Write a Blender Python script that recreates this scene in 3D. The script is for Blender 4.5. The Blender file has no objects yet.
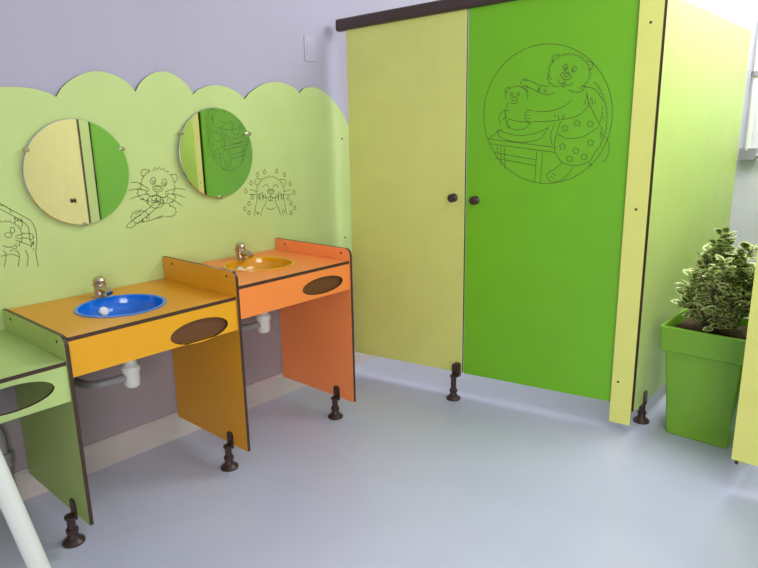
import bpy, bmesh, math, random
from mathutils import Vector, Matrix
random.seed(7)
scene=bpy.context.scene
try:
    scene.view_settings.view_transform='Standard'
except Exception: pass
COL=scene.collection
V=Vector
# ------------------------------------------------------------ materials
def lin(c):
    c=c/255.0
    return c/12.92 if c<=0.04045 else ((c+0.055)/1.055)**2.4
def rgb(c): return (lin(c[0]),lin(c[1]),lin(c[2]),1.0)
MATS={}
def mat(name,c,rough=0.4,metal=0.0,noise=0.04,nscale=6.0,bump=0.0,bscale=60.0,coat=0.0,c2=None,spec=0.5,shade_band=None):
    if name in MATS: return MATS[name]
    m=bpy.data.materials.new(name); m.use_nodes=True
    nt=m.node_tree; b=nt.nodes['Principled BSDF']
    b.inputs['Roughness'].default_value=rough
    b.inputs['Metallic'].default_value=metal
    b.inputs['Specular IOR Level'].default_value=spec
    b.inputs['Coat Weight'].default_value=coat
    tc=nt.nodes.new('ShaderNodeTexCoord')
    n=nt.nodes.new('ShaderNodeTexNoise'); n.inputs['Scale'].default_value=nscale; n.inputs['Detail'].default_value=4
    nt.links.new(tc.outputs['Object'],n.inputs['Vector'])
    r=nt.nodes.new('ShaderNodeValToRGB')
    base=rgb(c)
    if c2 is None:
        a=tuple(max(0,x*(1-noise)) for x in base[:3])+(1,); d=tuple(min(1,x*(1+noise)) for x in base[:3])+(1,)
    else: a=base; d=rgb(c2)
    r.color_ramp.elements[0].color=a; r.color_ramp.elements[1].color=d
    r.color_ramp.elements[0].position=0.3; r.color_ramp.elements[1].position=0.7
    nt.links.new(n.outputs['Fac'],r.inputs['Fac']); out=r.outputs['Color']
    if shade_band:
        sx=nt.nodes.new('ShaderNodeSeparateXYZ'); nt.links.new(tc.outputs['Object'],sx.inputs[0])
        lt=nt.nodes.new('ShaderNodeMath'); lt.operation='LESS_THAN'; lt.inputs[1].default_value=shade_band[1]
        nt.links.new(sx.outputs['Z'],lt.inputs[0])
        mx=nt.nodes.new('ShaderNodeMixRGB'); mx.inputs['Color2'].default_value=rgb(shade_band[0])
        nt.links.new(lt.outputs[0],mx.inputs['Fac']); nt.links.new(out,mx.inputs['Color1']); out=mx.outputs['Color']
    nt.links.new(out,b.inputs['Base Color'])
    if bump>0:
        n2=nt.nodes.new('ShaderNodeTexNoise'); n2.inputs['Scale'].default_value=bscale; n2.inputs['Detail'].default_value=3
        nt.links.new(tc.outputs['Object'],n2.inputs['Vector'])
        bp=nt.nodes.new('ShaderNodeBump'); bp.inputs['Strength'].default_value=bump; bp.inputs['Distance'].default_value=0.004
        nt.links.new(n2.outputs['Fac'],bp.inputs['Height']); nt.links.new(bp.outputs['Normal'],b.inputs['Normal'])
    MATS[name]=m; return m
M_wall=mat('painted_wall_lavender',(172,168,188),0.75,noise=0.03,nscale=2.0,bump=0.15,bscale=90,shade_band=((164,152,158),.66))  # beige-grey lower band paints in the dim shade under the sinks
M_plate=mat('painted_plate',(176,172,192),0.6)
M_wallw=mat('painted_wall_pale',(222,220,230),0.75,noise=0.03,nscale=2.0,bump=0.15,bscale=90)
M_ceil=mat('ceiling_white',(235,235,235),0.8)
M_base=mat('baseboard_beige',(196,186,184),0.5)
M_floor=mat('floor_resin',(182,186,208),0.24,nscale=1.6,c2=(193,197,217),bump=0.05,bscale=14)
M_cloud=mat('laminate_pale_green',(188,208,134),0.42,noise=0.03)
M_door1=mat('laminate_cream_green',(210,215,120),0.4,noise=0.03)
M_door2=mat('laminate_bright_green',(112,184,26),0.38,noise=0.03)
M_post=mat('laminate_lemon',(226,228,124),0.4,noise=0.03)
M_side=mat('laminate_light_lime',(196,216,126),0.4,noise=0.03)
M_cream=mat('laminate_cream',(238,230,146),0.4,noise=0.03)
M_yel=mat('laminate_yellow',(226,161,24),0.36,noise=0.03)
M_yelp=mat('laminate_amber',(216,148,26),0.36,noise=0.03)
M_org=mat('laminate_orange',(244,138,66),0.36,noise=0.03)
M_orgp=mat('laminate_salmon_orange',(252,146,82),0.36,noise=0.03)
M_grn=mat('laminate_soft_green',(178,202,126),0.4,noise=0.03)
M_grnd=mat('laminate_moss_green',(160,182,100),0.4,noise=0.03)
M_brown=mat('laminate_core_brown',(64,42,32),0.45,noise=0.1)
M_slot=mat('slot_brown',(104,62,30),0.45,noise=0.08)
M_hw=mat('brown_plastic',(58,40,36),0.35,noise=0.1)
M_rail=mat('rail_dark_brown',(66,50,48),0.4,noise=0.08)
M_line=mat('engraved_line',(78,72,42),0.6)
M_chrome=mat('chrome',(196,184,164),0.28,metal=1.0,noise=0.03)
M_blue=mat('basin_blue',(10,110,215),0.15,noise=0.02,coat=0.4)
M_gold=mat('basin_yellow',(225,160,10),0.15,noise=0.02,coat=0.4)
M_white=mat('white_plastic',(228,228,224),0.35,noise=0.02)
M_bar=mat('stand_off_white',(210,214,206),0.35,noise=0.02)
M_grey=mat('grey_pipe',(150,146,150),0.4,noise=0.05)
M_dark=mat('dark_pipe',(84,70,66),0.4,noise=0.05)
M_pot=mat('pot_green_plastic',(122,174,46),0.42,noise=0.04,bump=0.1)
M_soil=mat('soil',(52,36,26),0.9,c2=(104,78,56),nscale=40,bump=0.8,bscale=80)
M_leafg=mat('leaf_green',(74,110,40),0.45,c2=(110,144,60),nscale=25)
M_leafc=mat('leaf_cream_edge',(206,212,132),0.45,c2=(230,230,172),nscale=25)
M_bark=mat('bark',(96,78,56),0.8)
M_mirror=mat('mirror_silver',(232,234,230),0.015,metal=1.0,noise=0.0)
# ------------------------------------------------------------ helpers
ORG={}
def tag(o,label=None,category=None,kind=None,group=None):
    if label: o['label']=label
    if category: o['category']=category
    if kind: o['kind']=kind
    if group: o['group']=group
    return o
def empty(name,loc,label,category,group=None):
    e=bpy.data.objects.new(name,None); e.empty_display_size=0.1; COL.objects.link(e)
    e.location=V(loc); ORG[e.name]=V(loc); tag(e,label,category,group=group); return e
def place(o,parent,w):
    ORG[o.name]=V(w)
    if parent is not None:
        o.parent=parent; o.location=V(w)-ORG[parent.name]
    else: o.location=V(w)
def bm_obj(name,bm,mats,parent=None,origin=None,smooth=False,bevel=0,recalc=True,autosmooth=None):
    if recalc: bmesh.ops.recalc_face_normals(bm,faces=bm.faces)
    me=bpy.data.meshes.new(name)
    vs=[v.co.copy() for v in bm.verts]
    if origin is None:
        mn=V((min(v.x for v in vs),min(v.y for v in vs),min(v.z for v in vs)))
        mx=V((max(v.x for v in vs),max(v.y for v in vs),max(v.z for v in vs)))
        origin=V(((mn.x+mx.x)/2,(mn.y+mx.y)/2,mn.z))
    origin=V(origin)
    for v in bm.verts: v.co-=origin
    bm.to_mesh(me); bm.free()
    for m in mats: me.materials.append(m)
    o=bpy.data.objects.new(name,me); COL.objects.link(o); place(o,parent,origin)
    if smooth:
        for p in me.polygons: p.use_smooth=True
    if autosmooth:
        for p in me.polygons: p.use_smooth=True
        me.set_sharp_from_angle(angle=math.radians(autosmooth))
    if bevel>0:
        md=o.modifiers.new('bevel','BEVEL'); md.width=bevel; md.segments=2; md.limit_method='ANGLE'
    return o
def add_prism(bm,outline,fn,w0,w1,mi_face=0,mi_edge=1):
    a=[bm.verts.new(fn(u,v,w0)) for u,v in outline]
    b=[bm.verts.new(fn(u,v,w1)) for u,v in outline]
    f=bm.faces.new(a); f.material_index=mi_face
    f=bm.faces.new(list(reversed(b))); f.material_index=mi_face
    n=len(a)
    for i in range(n):
        j=(i+1)%n
        f=bm.faces.new([a[i],a[j],b[j],b[i]]); f.material_index=mi_edge
def prism(name,outline,fn,w0,w1,mats,parent=None,bevel=0):
    bm=bmesh.new(); add_prism(bm,outline,fn,w0,w1,0,1 if len(mats)>1 else 0)
    return bm_obj(name,bm,mats,parent,bevel=bevel)
def rect(a,b,c,d): return [(a,c),(b,c),(b,d),(a,d)]
def rrect(a,b,c,d,r,n=6,corners=(1,1,1,1)):
    pts=[]
    for k,(cx,cy,a0) in enumerate(((a+r,c+r,180),(b-r,c+r,270),(b-r,d-r,0),(a+r,d-r,90))):
        if not corners[k]:
            pts.append(((a,c),(b,c),(b,d),(a,d))[k]); continue
        for i in range(n+1):
            t=math.radians(a0+90*i/n); pts.append((cx+r*math.cos(t),cy+r*math.sin(t)))
    return pts
def add_box(bm,x0,x1,y0,y1,z0,z1,mi=0,fn=None):
    if fn is None: fn=lambda u,v,w:V((u,v,w))
    add_prism(bm,rect(x0,x1,y0,y1),fn,z0,z1,mi,mi)
def add_rev(bm,prof,origin,axis=(0,0,1),seg=32,mi=0):
    ax=V(axis).normalized(); t=V((1,0,0)) if abs(ax.x)<0.9 else V((0,1,0))
    p=ax.cross(t).normalized(); q=ax.cross(p); O=V(origin); rings=[]
    for r,h in prof:
        if r<1e-6: rings.append([bm.verts.new(O+ax*h)])
        else: rings.append([bm.verts.new(O+ax*h+(p*math.cos(2*math.pi*i/seg)+q*math.sin(2*math.pi*i/seg))*r) for i in range(seg)])
    for A,B in zip(rings,rings[1:]):
        for i in range(seg):
            j=(i+1)%seg
            if len(A)==1 and len(B)==1: continue
            if len(A)==1: f=bm.faces.new([A[0],B[i],B[j]])
            elif len(B)==1: f=bm.faces.new([A[i],A[j],B[0]])
            else: f=bm.faces.new([A[i],A[j],B[j],B[i]])
            f.material_index=mi
    if len(rings[0])>1 and len(rings[-1])>1 and (prof[0]!=prof[-1]):
        f=bm.faces.new(rings[0]); f.material_index=mi
        f=bm.faces.new(rings[-1]); f.material_index=mi
def rev(name,prof,origin,axis,mats,parent=None,seg=32,sm=35):
    bm=bmesh.new(); add_rev(bm,prof,origin,axis,seg); return bm_obj(name,bm,mats,parent,autosmooth=sm)
def add_tube(bm,pts,r,seg=14,mi=0):
    pts=[V(p) for p in pts]; rings=[]; prev=None
    for i,P in enumerate(pts):
        d=(pts[min(i+1,len(pts)-1)]-pts[max(i-1,0)]).normalized()
        if prev is None:
            t=V((0,0,1)) if abs(d.z)<0.9 else V((1,0,0)); n=d.cross(t).normalized()
        else: n=(prev-d*prev.dot(d)).normalized()
        prev=n; b=d.cross(n)
        rr=r[i] if isinstance(r,(list,tuple)) else r
        rings.append([bm.verts.new(P+(n*math.cos(2*math.pi*k/seg)+b*math.sin(2*math.pi*k/seg))*rr) for k in range(seg)])
    for A,B in zip(rings,rings[1:]):
        for i in range(seg):
            j=(i+1)%seg; f=bm.faces.new([A[i],A[j],B[j],B[i]]); f.material_index=mi
    bm.faces.new(rings[0]).material_index=mi; bm.faces.new(rings[-1]).material_index=mi
def smoothpath(pts,n=8):
    out=[]
    for i in range(len(pts)-1):
        p0=V(pts[max(i-1,0)]);p1=V(pts[i]);p2=V(pts[i+1]);p3=V(pts[min(i+2,len(pts)-1)])
        for k in range(n):
            t=k/n
            out.append(0.5*((2*p1)+(p2-p0)*t+(2*p0-5*p1+4*p2-p3)*t*t+(3*p1-p0-3*p2+p3)*t**3))
    out.append(V(pts[-1])); return out
def plate_hole(name,outer,hc,hr,fn,w0,w1,mats,parent=None):
    def ray(a):
        d=(math.cos(a),math.sin(a)); best=None
        for i in range(len(outer)):
            p=outer[i]; q=outer[(i+1)%len(outer)]
            ex,ey=q[0]-p[0],q[1]-p[1]; den=d[0]*ey-d[1]*ex
            if abs(den)<1e-12: continue
            t=((p[0]-hc[0])*ey-(p[1]-hc[1])*ex)/den
            s=((p[0]-hc[0])*d[1]-(p[1]-hc[1])*d[0])/den
            if t>0 and -1e-6<=s<=1+1e-6 and (best is None or t<best): best=t
        return (hc[0]+d[0]*best,hc[1]+d[1]*best)
    ang=[2*math.pi*i/64 for i in range(64)]
    for p in outer:
        a=math.atan2(p[1]-hc[1],p[0]-hc[0])%(2*math.pi)
        ang.append(a)
    ang=sorted(ang); A=[]
    for a in ang:
        if not A or a-A[-1]>1e-4: A.append(a)
    bm=bmesh.new(); rings=[]
    for w in (w0,w1):
        o=[];i_=[]
        for a in A:
            k=1/math.sqrt((math.cos(a)/hr[0])**2+(math.sin(a)/hr[1])**2)
            i_.append(bm.verts.new(fn(hc[0]+k*math.cos(a),hc[1]+k*math.sin(a),w)))
            x=ray(a); o.append(bm.verts.new(fn(x[0],x[1],w)))
        rings.append((o,i_))
    n=len(A)
    for k in range(n):
        j=(k+1)%n
        for o,i_ in rings: bm.faces.new([o[k],o[j],i_[j],i_[k]]).material_index=0
        bm.faces.new([rings[0][0][k],rings[0][0][j],rings[1][0][j],rings[1][0][k]]).material_index=1
        bm.faces.new([rings[0][1][k],rings[0][1][j],rings[1][1][j],rings[1][1][k]]).material_index=1
    return bm_obj(name,bm,mats,parent)
def arc(cx,cy,rx,ry,a0=0,a1=360,n=None):
    n=n or max(12,int(abs(a1-a0)/15))
    return [(cx+rx*math.cos(math.radians(a0+(a1-a0)*i/n)),cy+ry*math.sin(math.radians(a0+(a1-a0)*i/n))) for i in range(n+1)]
def fur(cx,cy,rx,ry,a0,a1,n=16,amp=2.0):
    out=[]
    for i in range(n):
        t0=a0+(a1-a0)*i/n; t1=a0+(a1-a0)*(i+1)/n; tm=t0+(t1-t0)*.75
        k=1+amp/max(rx,ry)
        p=lambda t,s:(cx+rx*s*math.cos(math.radians(t)),cy+ry*s*math.sin(math.radians(t)))
        out+= [p(t0,1.0),p(t0+(t1-t0)*.4,1+amp*.25/max(rx,ry)),p(tm,k)] 
    out.append((cx+rx*math.cos(math.radians(a1)),cy+ry*math.sin(math.radians(a1))))
    return out
def ticks(cx,cy,rx,ry,n,ln,seed):
    R=random.Random(seed); o=[]
    for _ in range(n):
        a=R.uniform(0,2*math.pi); q=math.sqrt(R.random()); x=cx+rx*q*math.cos(a); y=cy+ry*q*math.sin(a)
        o.append([(x,y),(x+R.uniform(-.35,.35)*ln,y+ln)])
    return o
def rot(lines,cx,cy,deg,dx=0,dy=0,s=1):
    c,q=math.cos(math.radians(deg)),math.sin(math.radians(deg))
    return [[(cx+s*((x-cx)*c-(y-cy)*q)+dx, cy+s*((x-cx)*q+(y-cy)*c)+dy) for x,y in L] for L in lines]
def ribbons(name,lines,mp,fn,width,mats,parent,smooth=True):
    bm=bmesh.new()
    for L in lines:
        P=[V((*mp(*p),0)) for p in L]
        if smooth and len(P)>2 and len(P)<12: P=smoothpath(P,5)
        prev=None
        for i,p in enumerate(P):
            d=(P[min(i+1,len(P)-1)]-P[max(i-1,0)])
            if d.length<1e-9: continue
            d.normalize(); nn=V((-d.y,d.x,0))*width*0.5
            a=bm.verts.new(fn(p.x+nn.x,p.y+nn.y)); b=bm.verts.new(fn(p.x-nn.x,p.y-nn.y))
            if prev: bm.faces.new([prev[0],a,b,prev[1]])
            prev=(a,b)
    return bm_obj(name,bm,mats,parent,recalc=False)
XYZ=lambda u,v,w:V((u,v,w))
# ------------------------------------------------------------ room
def wallbox(name,x0,x1,y0,y1,z0,z1,m,kind='structure'):
    bm=bmesh.new(); add_box(bm,x0,x1,y0,y1,z0,z1); o=bm_obj(name,bm,[m]); tag(o,kind=kind); return o
X0,X1,Y0,H=-1.9,3.95,-4.4,2.75
wallbox('floor',X0-.1,X1+.1,Y0-.1,0.1,-0.1,0,M_floor)
wallbox('ceiling',X0-.1,X1+.1,Y0-.1,0.1,H,H+.1,M_ceil)
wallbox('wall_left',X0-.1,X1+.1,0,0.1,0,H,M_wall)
wallbox('wall_back',X1,X1+.1,Y0,0,0,H,M_wallw)
wallbox('wall_right',X0-.1,X1+.1,Y0-.1,Y0,0,H,M_wallw)
wallbox('wall_front',X0-.1,X0,Y0,0,0,H,M_wallw)
prism('baseboard_left',[(0,0),(-.014,0),(-.014,.100),(-.006,.112),(0,.112)],lambda u,v,w:V((w,u,v)),X0,2.9,[M_base])
bpy.data.objects['baseboard_left']['kind']='structure'
# ------------------------------------------------------------ cloud splashback
val=[(.12,1.38),(.40,1.385),(.68,1.38),(.938,1.384),(1.225,1.410),(1.468,1.408),(1.718,1.395),(2.03,1.430),(2.352,1.275)]
pk=[1.46,1.46,1.412,1.474,1.488,1.447,1.472,1.440]
top=[]
for i in range(len(val)-1):
    a,b=val[i],val[i+1]
    for k in range(14):
        u=k/14; base=a[1]+(b[1]-a[1])*u
        hh=pk[i]-(a[1]+b[1])/2
        top.append((a[0]+(b[0]-a[0])*u, base+hh*(math.sin(math.pi*u)**0.7)))
top.append(val[-1])
outl=[(.12,.62),(2.352,.62)]+list(reversed(top))
sp=empty('splashback_panel',(1.2,0,.62),'pale green wall panel with scalloped cloud edge and engraved animals','wall panel')
WY=lambda u,v,w:V((u,w,v))
prism('panel_board',outl,WY,-.001,-.010,[M_cloud,M_brown],sp)
def wmap(cx,cz,a,b,c,d): return lambda x,y:(cx+x*a+y*c, cz+x*b+y*d)
wf=lambda x,z:V((x,-.0108,z))
H1=[fur(0,-9,16,17,160,235,6),fur(0,-9,16,17,305,380,6),fur(0,-12,13,14,235,305,4,3),arc(-14,-20,4,4,100,330),arc(14,-20,4,4,210,440),
    arc(-5.5,-14,2.6,3.6),arc(5.5,-14,2.6,3.6),arc(-5,-13,1.1,1.5),arc(6,-13,1.1,1.5),arc(0,-7,5,3.2),arc(0,-7.5,3,1.6),fur(-8,-1,10,7,40,200,7,2),fur(8,-1,10,7,-20,140,7,2),arc(-5,-3,6,4.2,0,180),arc(5,-3,6,4.2,0,180),
    [(-8,-5),(-19,-10),(-26,-9)],[(-8,-3),(-19,-4),(-27,-1)],[(-8,-1),(-18,3),(-25,7)],[(8,-5),(19,-10),(28,-10)],[(8,-3),(19,-4),(29,-2)],[(8,-1),(19,3),(27,7)],
    arc(0,6,8,6.5,0,360),[(-4,1),(-4,5),(0,5),(0,1)],[(0,1),(0,5),(4,5),(4,1)],arc(0,9,4,2.4,180,360)]
L=rot(H1,0,0,8)+[
    [(1,5),(-10,14),(-27,27)],[(4,8),(-7,18),(-24,31)],[(-27,27),(-29,31),(-24,31)],[(2,3),(7,6),(4,9)],[(2,5),(5,7)],[(0,6),(3,9)],
    fur(-16,21,8,6,100,380,9,1.5),[(-21,18),(-15,15)],[(-22,22),(-15,19)],[(-18,26),(-8,25),(6,20)],fur(13,16,6,5,-90,120,6,1.5),[(8,21),(0,23)]]
L+=ticks(-12,4,3,4,4,2.5,2)+ticks(13,5,3,4,4,2.5,3)+ticks(-14,22,5,3,6,2.5,4)
ribbons('line_drawing',L,wmap(1.268,1.024,.00427,-.00036,-.00042,-.00385),wf,.0021,[M_line],sp)
L=[fur(0,-4,13,14,150,390,16,1.8),arc(-12,-13,3.5,3.5,110,320),arc(12,-13,3.5,3.5,220,430),[(-8,-8),(-5,-11),(-2,-8)],[(2,-8),(5,-11),(8,-8)],arc(0,-4,3.6,2.4),arc(0,-4.5,2,1.1),
   arc(-4,-1,4.5,3.2,0,180),arc(4,-1,4.5,3.2,0,180),[(-2,2),(-2,5),(0,5),(0,2)],[(0,2),(0,5),(2,5),(2,2)],
   # paws on cheeks with fingers
   [(-16,20),(-15,12),(-14,6),(-13,0),(-11,-1),(-11,5)],[(-11,5),(-10,-2),(-8,-2),(-8,5)],[(-8,5),(-7,0),(-5,0),(-5,7),(-8,13),(-10,20)],
   [(16,20),(15,12),(14,6),(13,0),(11,-1),(11,5)],[(11,5),(10,-2),(8,-2),(8,5)],[(8,5),(7,0),(5,0),(5,7),(8,13),(10,20)],
   [(-5,12),(0,14),(5,12)],[(-14,-4),(-20,-6)],[(-14,-1),(-21,-1)],[(14,-4),(20,-6)],[(14,-1),(21,-1)]]+ticks(-13,15,2,4,4,2.5,7)+ticks(13,15,2,4,4,2.5,8)
for x,y in [(-19,-12),(-24,-4),(20,-12),(24,-3),(-21,8),(21,8),(-13,-20),(14,-21),(-21,17),(21,18),(-25,13),(25,13),(-6,-23),(6,-24),(-18,2),(18,3)]:
    L.append([(x,y-2.6),(x+1.4,y+.4),(x,y+1.8),(x-1.4,y+.4),(x,y-2.6)])
ribbons('line_drawing',L,wmap(1.828,.977,.00575,-.0005,-.00033,-.00453),wf,.0023,[M_line],sp)
L=[fur(-5,-3,15,14,-120,75,12,2),arc(7,-15,4,4,190,420),arc(-3,-4,3.4,2.4),arc(1,-9,2.2,3),[(4,-3),(14,-6),(22,-5)],[(4,-1),(15,-1),(22,1)],[(4,1),(13,4),(20,7)],
   arc(-2,4,7,4,0,150),
   # raised arm over the head with brush
   [(26,4),(25,-8),(20,-18),(10,-24),(-2,-30),(-14,-37)],[(18,-4),(17,-12),(11,-18),(0,-24),(-14,-31)],[(-14,-34),(-4,-32)],[(-2,-31),(0,-26)],
   [(26,4),(25,14),(28,28)],[(18,-4),(20,4)],
   [(-8,11),(-5,16),(-7,28)],[(4,11),(8,16),(7,28)],[(-10,17),(0,15),(8,18)],[(14,11),(17,18),(16,28)]]+ticks(22,4,2,12,8,3,9)+ticks(8,-21,8,2,6,2.5,10)
ribbons('line_drawing',L,wmap(.733,.926,.00303,-.00042,-.00047,-.0033),wf,.0018,[M_line],sp)
for x,z in [(2.30,1.22),(.55,1.30),(2.30,.72)]:
    rev('screw_cap',[(0,0),(.005,0),(.004,.002),(0,.0025)],(x,-.010,z),(0,-1,0),[M_brown],sp,seg=16)
# ------------------------------------------------------------ mirrors
def mirror(x,z,clips,tilt,label):
    e=empty('round_mirror',(x,-.012,z),label,'mirror')
    R=.183; ax=V((tilt,-1,0)).normalized()
    rev('mirror_glass',[(0,.012),(R-.002,.012),(R,.010)],(x,-.013,z),ax,[M_mirror],e,seg=96,sm=20)
    rev('backing',[(0,0),(R,0),(R,.0048),(0,.0048)],V((x,-.013,z))+ax*.0050,ax,[M_grey],e,seg=96)
    for a in clips:
        cx,cz=x+math.cos(math.radians(a))*(R-.001),z+math.sin(math.radians(a))*(R-.001)
        rev('mirror_clip',[(0,0),(.008,0),(.008,.019),(.007,.022),(0,.023)],(cx,-.0102,cz),(0,-1,0),[M_chrome],e,seg=20)
mirror(.977,1.130,(153,25,268),.010,'round frameless mirror with chrome clips above the yellow washbasin')
mirror(1.553,1.176,(153,25,268),.034,'round frameless mirror with chrome clips above the orange washbasin')
sw=empty('switch_plate',(2.117,0,1.60),'small blank plate painted the same lavender as the wall','switch plate')
prism('plate',rrect(2.08,2.154,1.575,1.69,.006),WY,0.0,-.004,[M_plate],sw,bevel=.0015)
prism('plate_insert',rrect(2.093,2.141,1.60,1.665,.004),WY,-.0038,-.0055,[M_plate],sw)
# ------------------------------------------------------------ sinks
YF=-.488
def foot(x,y,ztop,parent,ang=0,off=(0.0,),name='foot'):
    bm=bmesh.new()
    add_rev(bm,[(0,0),(.034,0),(.034,.007),(.028,.013),(.018,.020),(.015,.034),(.019,.038),(.019,.048),(.013,.052),(.013,ztop-.012),(.018,ztop-.008),(.018,ztop-.001),(0,ztop-.001)],(x,y,0),seg=28)
    c,s=math.cos(ang),math.sin(ang)
    fn=lambda u,v,w:V((x+u*c-v*s,y+u*s+v*c,w))
    if off==(0.0,): spans=[(-.0125,-.0066),(.0066,.0125)]
    else: spans=[off]
    for a,b in spans:
        add_prism(bm,rrect(-.017,.017,ztop-.014,ztop+.050,.012,corners=(0,0,1,1)),lambda u,v,w:fn(w,u,v),a,b,0,0)
    o=bm_obj(name,bm,[M_hw],parent,autosmooth=35); return o
def tap(x,y,z,parent):
    t=rev('tap',[(0,0),(.028,0),(.028,.005),(.021,.009),(.019,.038),(.023,.042),(.023,.048),(0,.048)],(x,y,z),(0,0,1),[M_chrome],parent)
    bm=bmesh.new(); add_tube(bm,smoothpath([(x,y,z+.024),(x,y-.03,z+.033),(x,y-.06,z+.032),(x,y-.075,z+.022)],6),[.013]*12+[.012]*7,seg=16)
    bm_obj('spout',bm,[M_chrome],t,autosmooth=50)
    rev('push_button',[(0,.0),(.019,0),(.021,.006),(.020,.016),(.014,.022),(0,.024)],(x,y,z+.0485),(0,-.25,1),[M_chrome],t)
def basin(cx,cy,z,m,parent):
    R=.138; prof=[(R+.008,0.0005),(R+.008,.003),(R+.002,.005),(R-.004,.002)]
    for i in range(1,12):
        t=i/11*math.pi/2; prof.append(((R-.004)*math.cos(t)*1.0 if i<11 else .02,-.105*math.sin(t)))
    prof.append((.0,-.105)); prof.append((0,-.109)); prof.append((.022,-.109))
    for i in range(10,0,-1):
        t=i/11*math.pi/2; prof.append(((R)*math.cos(t),-.109*math.sin(t)))
    prof.append((R-.001,-.002)); prof.append((R-.001,.0005)); prof.append((R+.008,.0005))
    b=rev('basin',prof,(cx,cy,z),(0,0,1),[m],parent,seg=56,sm=50)
    rev('drain_plug',[(0,0),(.020,0),(.022,.004),(.018,.009),(0,.010)],(cx,cy,z-.105),(0,0,1),[M_white],b,seg=24)
    rev('overflow_cap',[(0,-.004),(.017,-.004),(.017,.004),(.013,.008),(0,.009)],(cx-.010,cy+.118,z-.040),(0.1,-.90,.42),[M_white],b,seg=24)
    return b
def unit(x0,x1,zt,hz,hrz,face,topm,panm,ptop,bas,label,bx=None,by=-.26,backing=True,left=False,pipe=M_grey):
    e=empty('washbasin_unit',((x0+x1)/2,-.25,0),label,'washbasin',group='row of low washbasin units')
    xa=x0+.007; xb=x1-.007
    plate_hole('countertop',rect(xa,xb,YF+.0005,-.0125),(bx,by),(.134,.134),XYZ,zt-.012,zt,[topm,M_brown],e)
    plate_hole('apron_panel',rect(xa,xb,zt-.122,zt-.0125),(x1-.158,hz),(.112,hrz),WY,YF+.001,YF+.012,[face,M_brown],e)
    if backing:
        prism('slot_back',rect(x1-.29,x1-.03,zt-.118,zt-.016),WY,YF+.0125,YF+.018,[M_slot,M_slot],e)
    pz=ptop
    prism('side_panel',[(-.0125,.095),(YF-.004,.095)]+[(YF-.004+.028*(1-math.cos(math.radians(a))),pz-.028+.028*math.sin(math.radians(a))) for a in range(0,91,15)]+[(-.0125,pz)],lambda u,v,w:V((w,u,v)),x1-.006,x1+.006,[panm,M_brown],e)
    if left:
        prism('side_panel',[(-.0125,.095),(YF-.004,.095),(YF-.004,zt+.03),(-.0125,zt+.03)],lambda u,v,w:V((w,u,v)),x0-.006,x0+.006,[panm,M_brown],e)
        foot(x0,-.385,.095,e)
    basin(bx,by,zt,bas,e)
    tap(bx+.015,-.092,zt,e)
    bm=bmesh.new(); zb=zt-.109
    add_rev(bm,[(0,zb-.19),(.018,zb-.19),(.026,zb-.182),(.028,zb-.165),(.028,zb-.135),(.032,zb-.132),(.032,zb-.112),(.026,zb-.108),(.018,zb-.09),(.017,zb-.03),(.023,zb-.028),(.023,zb-.001),(0,zb-.001)],(bx+.012,by+.01,0),seg=28)
    bm_obj('bottle_trap',bm,[M_white],e,autosmooth=35)
    bm=bmesh.new()
    zz=zb-.15
    add_tube(bm,smoothpath([(bx-.01,by+.01,zz),(bx-.08,by+.02,zz),(bx-.12,by+.06,zz-.005),(bx-.13,-.10,zz-.01),(bx-.13,-.001,zz-.012)],6),.014)
    add_rev(bm,[(0,0),(.03,0),(.026,.006),(0,.008)],(bx-.13,-.0005,zz-.012),(0,-1,0),seg=24)
    bm_obj('waste_pipe',bm,[M_grey],e,autosmooth=50)
    bm=bmesh.new()
    for q in (-.02,.035):
        add_tube(bm,smoothpath([(bx+q+.02,-.08,zt-.03),(bx+q+.03,-.07,zt-.12),(bx+q+.07,-.05,zt-.20),(bx+q+.12,-.03,zt-.22),(bx+q+.13,-.002,zt-.22)],6),.007)
        add_rev(bm,[(0,0),(.016,0),(.016,.03),(0,.03)],(bx+q+.13,-.001,zt-.22),(0,-1,0),seg=8)
    bm_obj('supply_hose',bm,[M_dark],e,autosmooth=50)
    foot(x1-.022,-.388,.095,e,off=(.0095,.0158))
    for yy in (-.44,-.08):
        rev('screw_cap',[(0,0),(.005,0),(.004,.002),(0,.0025)],(x1-.006,yy,pz-.022),(-1,0,0),[M_brown],e,seg=16)
    return e
g=unit(.090,.678,.627,.562,.038,M_grn,M_grn,M_grnd,.699,M_gold,'soft green laminate washbasin unit with an oval slot in its apron',bx=.36,backing=False,left=True)
unit(.678,1.271,.695,.608,.040,M_yel,M_yelp,M_yelp,.784,M_blue,'yellow laminate washbasin unit with a blue round basin',bx=.952,by=-.275)
ou=unit(1.271,1.845,.730,.655,.034,M_org,M_org,M_orgp,.780,M_gold,'orange laminate washbasin unit with a golden yellow basin',bx=1.566,by=-.235)
bm=bmesh.new(); add_tube(bm,smoothpath([(1.60,-.06,.50),(1.66,-.03,.49),(1.72,-.03,.47),(1.74,-.03,.44)],6),.016)
add_rev(bm,[(0,0),(.022,0),(.022,.04),(0,.04)],(1.68,-.035,.475),(1,0,-.3),seg=16)
bm_obj('drain_pipe',bm,[M_dark],ou,autosmooth=50)
bm=bmesh.new(); add_tube(bm,smoothpath([(.20,-.03,.33),(.45,-.03,.33),(.58,-.03,.31),(.60,-.03,.20),(.60,-.03,.001)],6),.016)
add_rev(bm,[(0,0),(.024,0),(.024,.05),(0,.05)],(.60,-.03,.16),(0,0,1),seg=16)
bm_obj('drain_pipe',bm,[M_grey],g,autosmooth=50)
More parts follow.
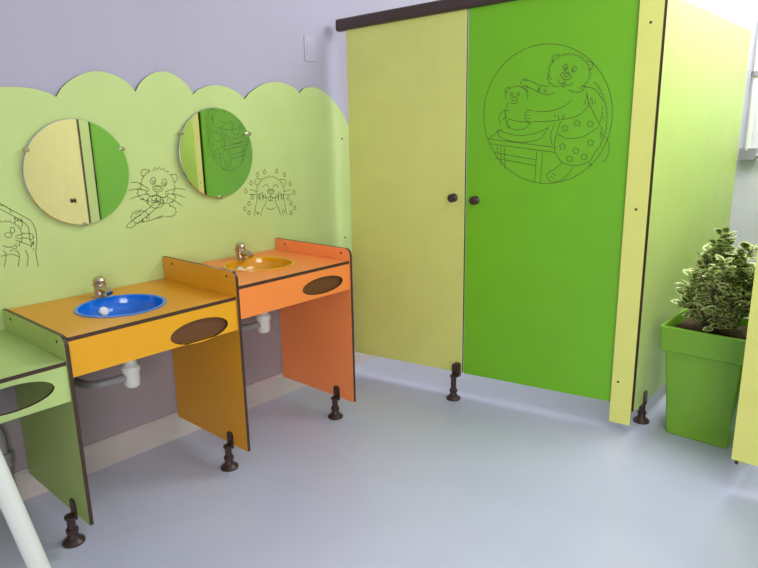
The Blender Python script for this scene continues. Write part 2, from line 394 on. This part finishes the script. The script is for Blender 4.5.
# ------------------------------------------------------------ cubicle
E=V((.1772,-.9842,0)); N=V((-.9842,-.1772,0)); O=V((2.265,-.093,0))
CF=lambda s,z,w:O+E*s+N*w+V((0,0,z))
K=.045
cub=empty('toilet_cubicle',(2.9,-.78,0),'laminate cubicle with cream-green door, bright green door, brown top rail','toilet cubicle')
d1=prism('door',[(0,.12),(.615,.12),(.615,1.722+K*.615),(0,1.722)],CF,-.012,0,[M_door1,M_brown],cub); d1['label']='pale cream-green laminate door'
d2=prism('door',[(.622,.12),(1.306,.12),(1.306,1.722+K*1.306),(.622,1.722+K*.622)],CF,-.012,0,[M_door2,M_brown],cub); d2['label']='bright green laminate door with engraved round drawing'
def knob(P,ax,parent):
    rev('door_knob',[(0,0),(.019,0),(.019,.004),(.011,.008),(.010,.016),(.017,.022),(.019,.030),(.015,.036),(0,.038)],P,ax,[M_hw],parent,seg=28)
knob(CF(.563,.955,.0005),N,d1); knob(CF(.668,.948,.0005),N,d2)
prism('corner_post',rect(1.300,1.384,.036,1.78),CF,.001,.013,[M_post,M_brown],cub)
for z in (.94,.22,1.62): rev('screw_cap',[(0,0),(.005,0),(.004,.002),(0,.0025)],CF(1.342 if z>.5 else 1.325,z,.013),N,[M_brown],cub,seg=16)
prism('side_panel',rect(2.522,3.80,.09,1.715),lambda u,v,w:V((u,w,v)),-1.449,-1.460,[M_side,M_brown],cub)
prism('top_rail',rrect(0,.054,-.028,.020,.014),lambda u,v,w:CF(w,u+1.716+K*w,v),-.045,1.40,[M_rail],cub)
pt=CF(.592,0,.046); foot(pt.x,pt.y,.12,cub,ang=math.atan2(N.y,N.x),off=(-.0455,-.016))
foot(2.645,-1.455,.095,cub,ang=math.pi/2)
foot(3.70,-1.455,.095,cub,ang=math.pi/2)
HEAD=[fur(24,-42,20,17,-220,45,20,2.4),fur(14,-33,9,7,60,190,6,2),fur(34,-32,9,7,-10,120,6,2),arc(7,-52,4,4,100,320),arc(41,-53,4,4,-140,80),arc(19,-46,2.2,3),arc(28,-46,2.2,3),arc(19.5,-45,.9,1.2),arc(27.5,-45,.9,1.2),fur(22,-38,5.5,3.6,0,360,10,.6),arc(22,-39,2.8,1.6),
 [(22,-34),(22,-31)],[(14,-33),(18,-29),(22,-31),(27,-29),(31,-33)],[(20,-30),(20,-27),(22,-27),(22,-30)],[(22,-30),(22,-27),(24,-27),(24,-30)]]
L=[arc(0,0,64.5,69,0,360,n=72)]+rot(HEAD,24,-40,16,dx=-1,dy=1,s=.95)
L+=[
 # near arm reaching round the small animal, far arm behind it
 [(10,-22),(2,-20),(-8,-24),(-16,-28),(-20,-30)],[(4,-28),(-6,-30),(-14,-34),(-21,-35)],fur(-20,-32,4,4,60,300,5,1.2),
 [(40,-22),(42,-10),(34,0),(20,4),(2,6),(-12,6)],[(26,-14),(18,-8),(4,-4),(-10,-4)],fur(-15,1,5,6,60,300,6,1.5),[(-19,-1),(-15,0)],[(-19,3),(-15,3)],
 [(36,-27),(48,-24),(56,-12)],fur(30,4,29,42,-55,45,16,2.4),
 [(16,6),(12,18),(10,34),(17,46),(30,50),(44,45),(50,34)],[(13,18),(22,23),(38,21),(52,12)],[(42,-12),(48,0),(54,12)],[(10,8),(6,20),(8,30)],
 fur(-29,-20,11,9,-200,20,12,1.6),arc(-38,-26,3,3,100,320),arc(-20,-27,3,3,-140,80),arc(-34,-22,1.4,1.9),arc(-27,-22,1.4,1.9),arc(-31,-17,3,2),[(-35,-14),(-31,-12),(-27,-14)],
 [(-37,-14),(-41,-4),(-39,8),(-32,14),(-20,13),(-15,6)],[(-36,-6),(-44,-4),(-48,2),(-46,8)],[(-39,0),(-44,4)],[(-38,3),(-26,6),(-16,6)],
 [(-60,24),(12,32)],[(-60,24),(-44,13)],[(-58,29),(11,37)],[(-50,31),(-50,40)],[(-46,32),(-46,52)],[(-42,33),(-42,56)],[(-8,36),(-10,68)],[(-2,37),(-4,68)],
 [(-54,38),(-9,45)],[(-53,44),(-9,51)],[(-50,14),(-30,20),(-10,18),(4,12)],[(-50,14),(-46,22),(-28,27),(-6,24),(4,12)],
 [(18,47),(10,54),(2,60),(8,67),(20,63),(28,52)],[(6,61),(10,64)],[(8,58),(12,61)],[(44,46),(47,50)],fur(56,32,6,12,-60,90,7,2)]
L+=ticks(44,-16,6,6,8,3.5,12)+ticks(54,6,3,16,10,3.5,13)+ticks(-4,-26,9,3,7,3,14)+ticks(12,0,12,2,6,3,15)+ticks(-37,6,3,6,4,2.5,17)
for x,y in [(20,13),(32,8),(44,9),(18,31),(31,35),(45,27),(25,43),(39,41)]: L.append(fur(x,y,2.2,2.2,0,360,n=5,amp=1.4))
ribbons('line_drawing',L,wmap(.963,1.304,.00410,-.00006,.00016,-.00398),lambda s,z:CF(s,z,.0008),.0022,[M_line],d2,smooth=True)
# ------------------------------------------------------------ second cubicle
c2=empty('toilet_cubicle',(3.0,-3.1,0),'laminate cubicle with lemon post, bright green door and cream door','toilet cubicle')
XF=2.31
C2=lambda s,z,w:V((XF-w,-1.878-s,z))
prism('corner_post',rect(0,.085,.118,1.72),C2,.001,.013,[M_post,M_brown],c2)
da=prism('door',rect(.078,.80,.12,1.725),C2,-.012,0,[M_door2,M_brown],c2); da['label']='bright green laminate door'
dp=prism('divider_post',rect(.80,.955,.118,1.72),C2,.001,.013,[M_side,M_brown],c2); dp['label']='light lime laminate divider'
prism('hinge_strip',rect(.957,.985,.118,1.72),C2,.001,.016,[M_brown,M_brown],c2)
db=prism('door',rect(.987,2.51,.12,1.725),C2,-.012,0,[M_cream,M_brown],c2); db['label']='cream laminate door'
knob(C2(1.22,.74,.0005),(-1,0,0),db)
prism('side_panel',rect(2.324,3.94,.09,1.715),lambda u,v,w:V((u,w,v)),-1.885,-1.897,[M_side,M_brown],c2)
prism('top_rail',rrect(1.716,1.770,-.028,.020,.014),lambda u,v,w:C2(w,u,v),-.02,2.515,[M_rail],c2)
for s in (.86,1.72,2.40): foot(XF-.024,-1.878-s,.12,c2)
foot(2.60,-1.891,.095,c2,ang=math.pi/2)
# ------------------------------------------------------------ planter
pl=empty('planter',(2.722,-1.685,0),'square tapered lime green plastic planter beside the cubicle','planter')
cx,cy=2.722,-1.685
bm=bmesh.new()
def sq(h,z,r=.012):
    return [bm.verts.new((cx+u,cy+v,z)) for u,v in rrect(-h,h,-h,h,r,4)]
rings=[sq(.113,0),sq(.117,.004),sq(.141,.366),sq(.152,.368),sq(.158,.372),sq(.164,.468),sq(.162,.472),sq(.152,.472),sq(.150,.467),sq(.138,.372),sq(.114,.02)]
for A,B in zip(rings,rings[1:]):
    for i in range(len(A)):
        j=(i+1)%len(A); bm.faces.new([A[i],A[j],B[j],B[i]])
bm.faces.new(rings[0]); bm.faces.new(rings[-1])
bm_obj('pot_body',bm,[M_pot],pl,autosmooth=30)
bm=bmesh.new(); n=14; gr=[]
for i in range(n+1):
    gr.append([bm.verts.new((cx-.142+.284*i/n,cy-.142+.284*j/n,.436+random.uniform(-.006,.006))) for j in range(n+1)])
for i in range(n):
    for j in range(n): bm.faces.new([gr[i][j],gr[i+1][j],gr[i+1][j+1],gr[i][j+1]])
bm_obj('soil',bm,[M_soil],pl,smooth=True)
ps=empty('variegated_shrub',(cx,cy,.44),'bushy evergreen shrub with cream-edged green leaves growing in the planter','plant')
bm=bmesh.new(); tips=[]
for k in range(36):
    a=2.4*k+random.uniform(-.4,.4)
    if k<3: rr=random.uniform(.01,.04); zt=.83-.03*k
    elif k<16: rr=random.uniform(.05,.125); zt=random.uniform(.66,.79)
    else: rr=random.uniform(.09,.155); zt=random.uniform(.53,.70)
    tip=V((cx+rr*math.cos(a),cy+rr*math.sin(a)*.9,zt))
    b0=V((cx+random.uniform(-.015,.015),cy+random.uniform(-.015,.015),.445))
    mid=b0.lerp(tip,.5)+V((random.uniform(-.02,.02),random.uniform(-.02,.02),-.01))
    path=smoothpath([b0,mid,tip],6); add_tube(bm,path,[.005*(1-i/len(path))+.0015 for i in range(len(path))],seg=6); tips.append(path)
bm_obj('branches',bm,[M_bark],ps,smooth=True)
bm=bmesh.new()
def leaf(P,d,up,Ln,W):
    d=d.normalized(); s=d.cross(up).normalized(); n_=s.cross(d).normalized()
    prof=[(0,.0,0),(.22,.36,.02),(.5,.52,.0),(.8,.36,-.05),(1,0,-.12)]
    def ring(k):
        pts=[]
        for t,w,b in prof: pts.append(P+d*(Ln*(0.5+(t-.5)*k))+s*(W*w*k)+n_*(Ln*(b+.10*w*k)))
        for t,w,b in reversed(prof[1:-1]): pts.append(P+d*(Ln*(0.5+(t-.5)*k))-s*(W*w*k)+n_*(Ln*(b+.10*w*k)))
        return [bm.verts.new(p) for p in pts]
    o=ring(1); i_=ring(random.uniform(.58,.76))
    for k in range(len(o)):
        j=(k+1)%len(o); bm.faces.new([o[k],o[j],i_[j],i_[k]]).material_index=1
    m0=len(i_)//2
    for k in range(0,m0):
        a,b=i_[k],i_[k+1]; c=i_[(len(i_)-k-1)%len(i_)] ; d2_=i_[(len(i_)-k)%len(i_)]
        q=[]
        for v in (a,b,c,d2_):
            if v not in q: q.append(v)
        if len(q)>=3: bm.faces.new(q).material_index=0
for path in tips:
    m=len(path)
    for i in range(4,m):
        for q in range(3 if i<m-4 else 6):
            a=random.uniform(0,2*math.pi); d=V((math.cos(a),math.sin(a),random.uniform(.0,1.1)))
            P=path[i]+V((random.uniform(-.015,.015),random.uniform(-.015,.015),random.uniform(-.012,.015)))
            leaf(P,d,V((random.uniform(-.6,.6),random.uniform(-.6,.6),1)),random.uniform(.036,.056),random.uniform(.026,.038))
fo=bm_obj('foliage',bm,[M_leafg,M_leafc],ps,recalc=False)
# ------------------------------------------------------------ wall pipe
py=-1.478
pp=empty('wall_pipe',(3.92,py,1.1),'white vertical pipe clipped to the back wall','pipe')
bm=bmesh.new(); add_tube(bm,[(3.92,py,1.12),(3.92,py,H-.001)],.016); bm_obj('pipe',bm,[M_white],pp,autosmooth=50)
bm=bmesh.new(); add_tube(bm,smoothpath([(3.92,py,1.125),(3.92,py-.002,1.10),(3.92,py-.03,1.09),(3.92,py-.10,1.09)],6),.013); add_box(bm,3.905,3.95,py-.045,py+.035,1.07,1.13); bm_obj('valve',bm,[M_grey],pp,autosmooth=50)
rev('pipe_clip',[(.023,0),(.023,.025),(.016,.025),(.016,0),(.023,0)],(3.92,py,1.5),(0,0,1),[M_grey],pp)
# ------------------------------------------------------------ white stand
st=empty('folding_stand',(.3,-.85,0),'white tubular metal trestle stand with splayed legs','stand')
ap=V((.292,-.9,.90))
for q in ((.458,-.9,0.0),(.126,-.9,0),(.15,-.55,0)):
    q=V(q); bm=bmesh.new(); add_tube(bm,[q+(ap-q)*.01,ap],.021,seg=20); bm_obj('leg',bm,[M_bar],st,autosmooth=50)
    rev('rubber_foot',[(0,0),(.025,0),(.025,.03),(0,.03)],(q.x,q.y,0),(0,0,1),[M_grey],st,seg=20)
rev('joint_cap',[(0,-.02),(.028,-.02),(.030,.01),(.018,.03),(0,.032)],ap,(0,0,1),[M_grey],st,seg=20)
# ------------------------------------------------------------ lights
def area(name,loc,target,sx,sy,power,col):
    l=bpy.data.lights.new(name,'AREA'); l.shape='RECTANGLE'; l.size=sx; l.size_y=sy; l.energy=power; l.color=col
    o=bpy.data.objects.new(name,l); COL.objects.link(o); o.location=loc
    d=V(target)-V(loc); o.rotation_euler=d.to_track_quat('-Z','Y').to_euler(); return o
area('assumed_window_light',(-1.2,-3.7,1.35),(1.9,-1.0,.3),1.6,1.1,60,(1,.98,.95))  # bare area light inside the room, standing in for an assumed unseen window
area('assumed_skylight_aisle',(3.2,-1.85,2.7),(3.2,-1.75,0),1.2,1.0,64,(.97,.98,1))  # added under the closed ceiling for an assumed skylight, brightens the side panel
area('room_fill',(1.8,-2.4,2.7),(2.0,-1.7,0),1.2,1.2,31,(.96,.97,1))  # unseen fill added below the closed ceiling to brighten the room
w=bpy.data.worlds.new('world'); scene.world=w; w.use_nodes=True
w.node_tree.nodes['Background'].inputs[0].default_value=(.8,.88,1,1); w.node_tree.nodes['Background'].inputs[1].default_value=.5
# ------------------------------------------------------------ camera
cam=bpy.data.cameras.new('camera'); co=bpy.data.objects.new('camera',cam); COL.objects.link(co); scene.camera=co
cam.sensor_width=36; cam.sensor_fit='HORIZONTAL'; cam.lens=629.2885*36/758; cam.clip_start=.02
yaw,pit,roll=.7282,.2371,-.0178
fw=V((math.cos(yaw)*math.cos(pit),math.sin(yaw)*math.cos(pit),-math.sin(pit)))
r=V((math.sin(yaw),-math.cos(yaw),0)); u=r.cross(fw)
r2=r*math.cos(roll)+u*math.sin(roll); u2=-r*math.sin(roll)+u*math.cos(roll)
Mx=Matrix((( r2.x,u2.x,-fw.x,0),(r2.y,u2.y,-fw.y,-2.2915),(r2.z,u2.z,-fw.z,1.25),(0,0,0,1)))
co.matrix_world=Mx
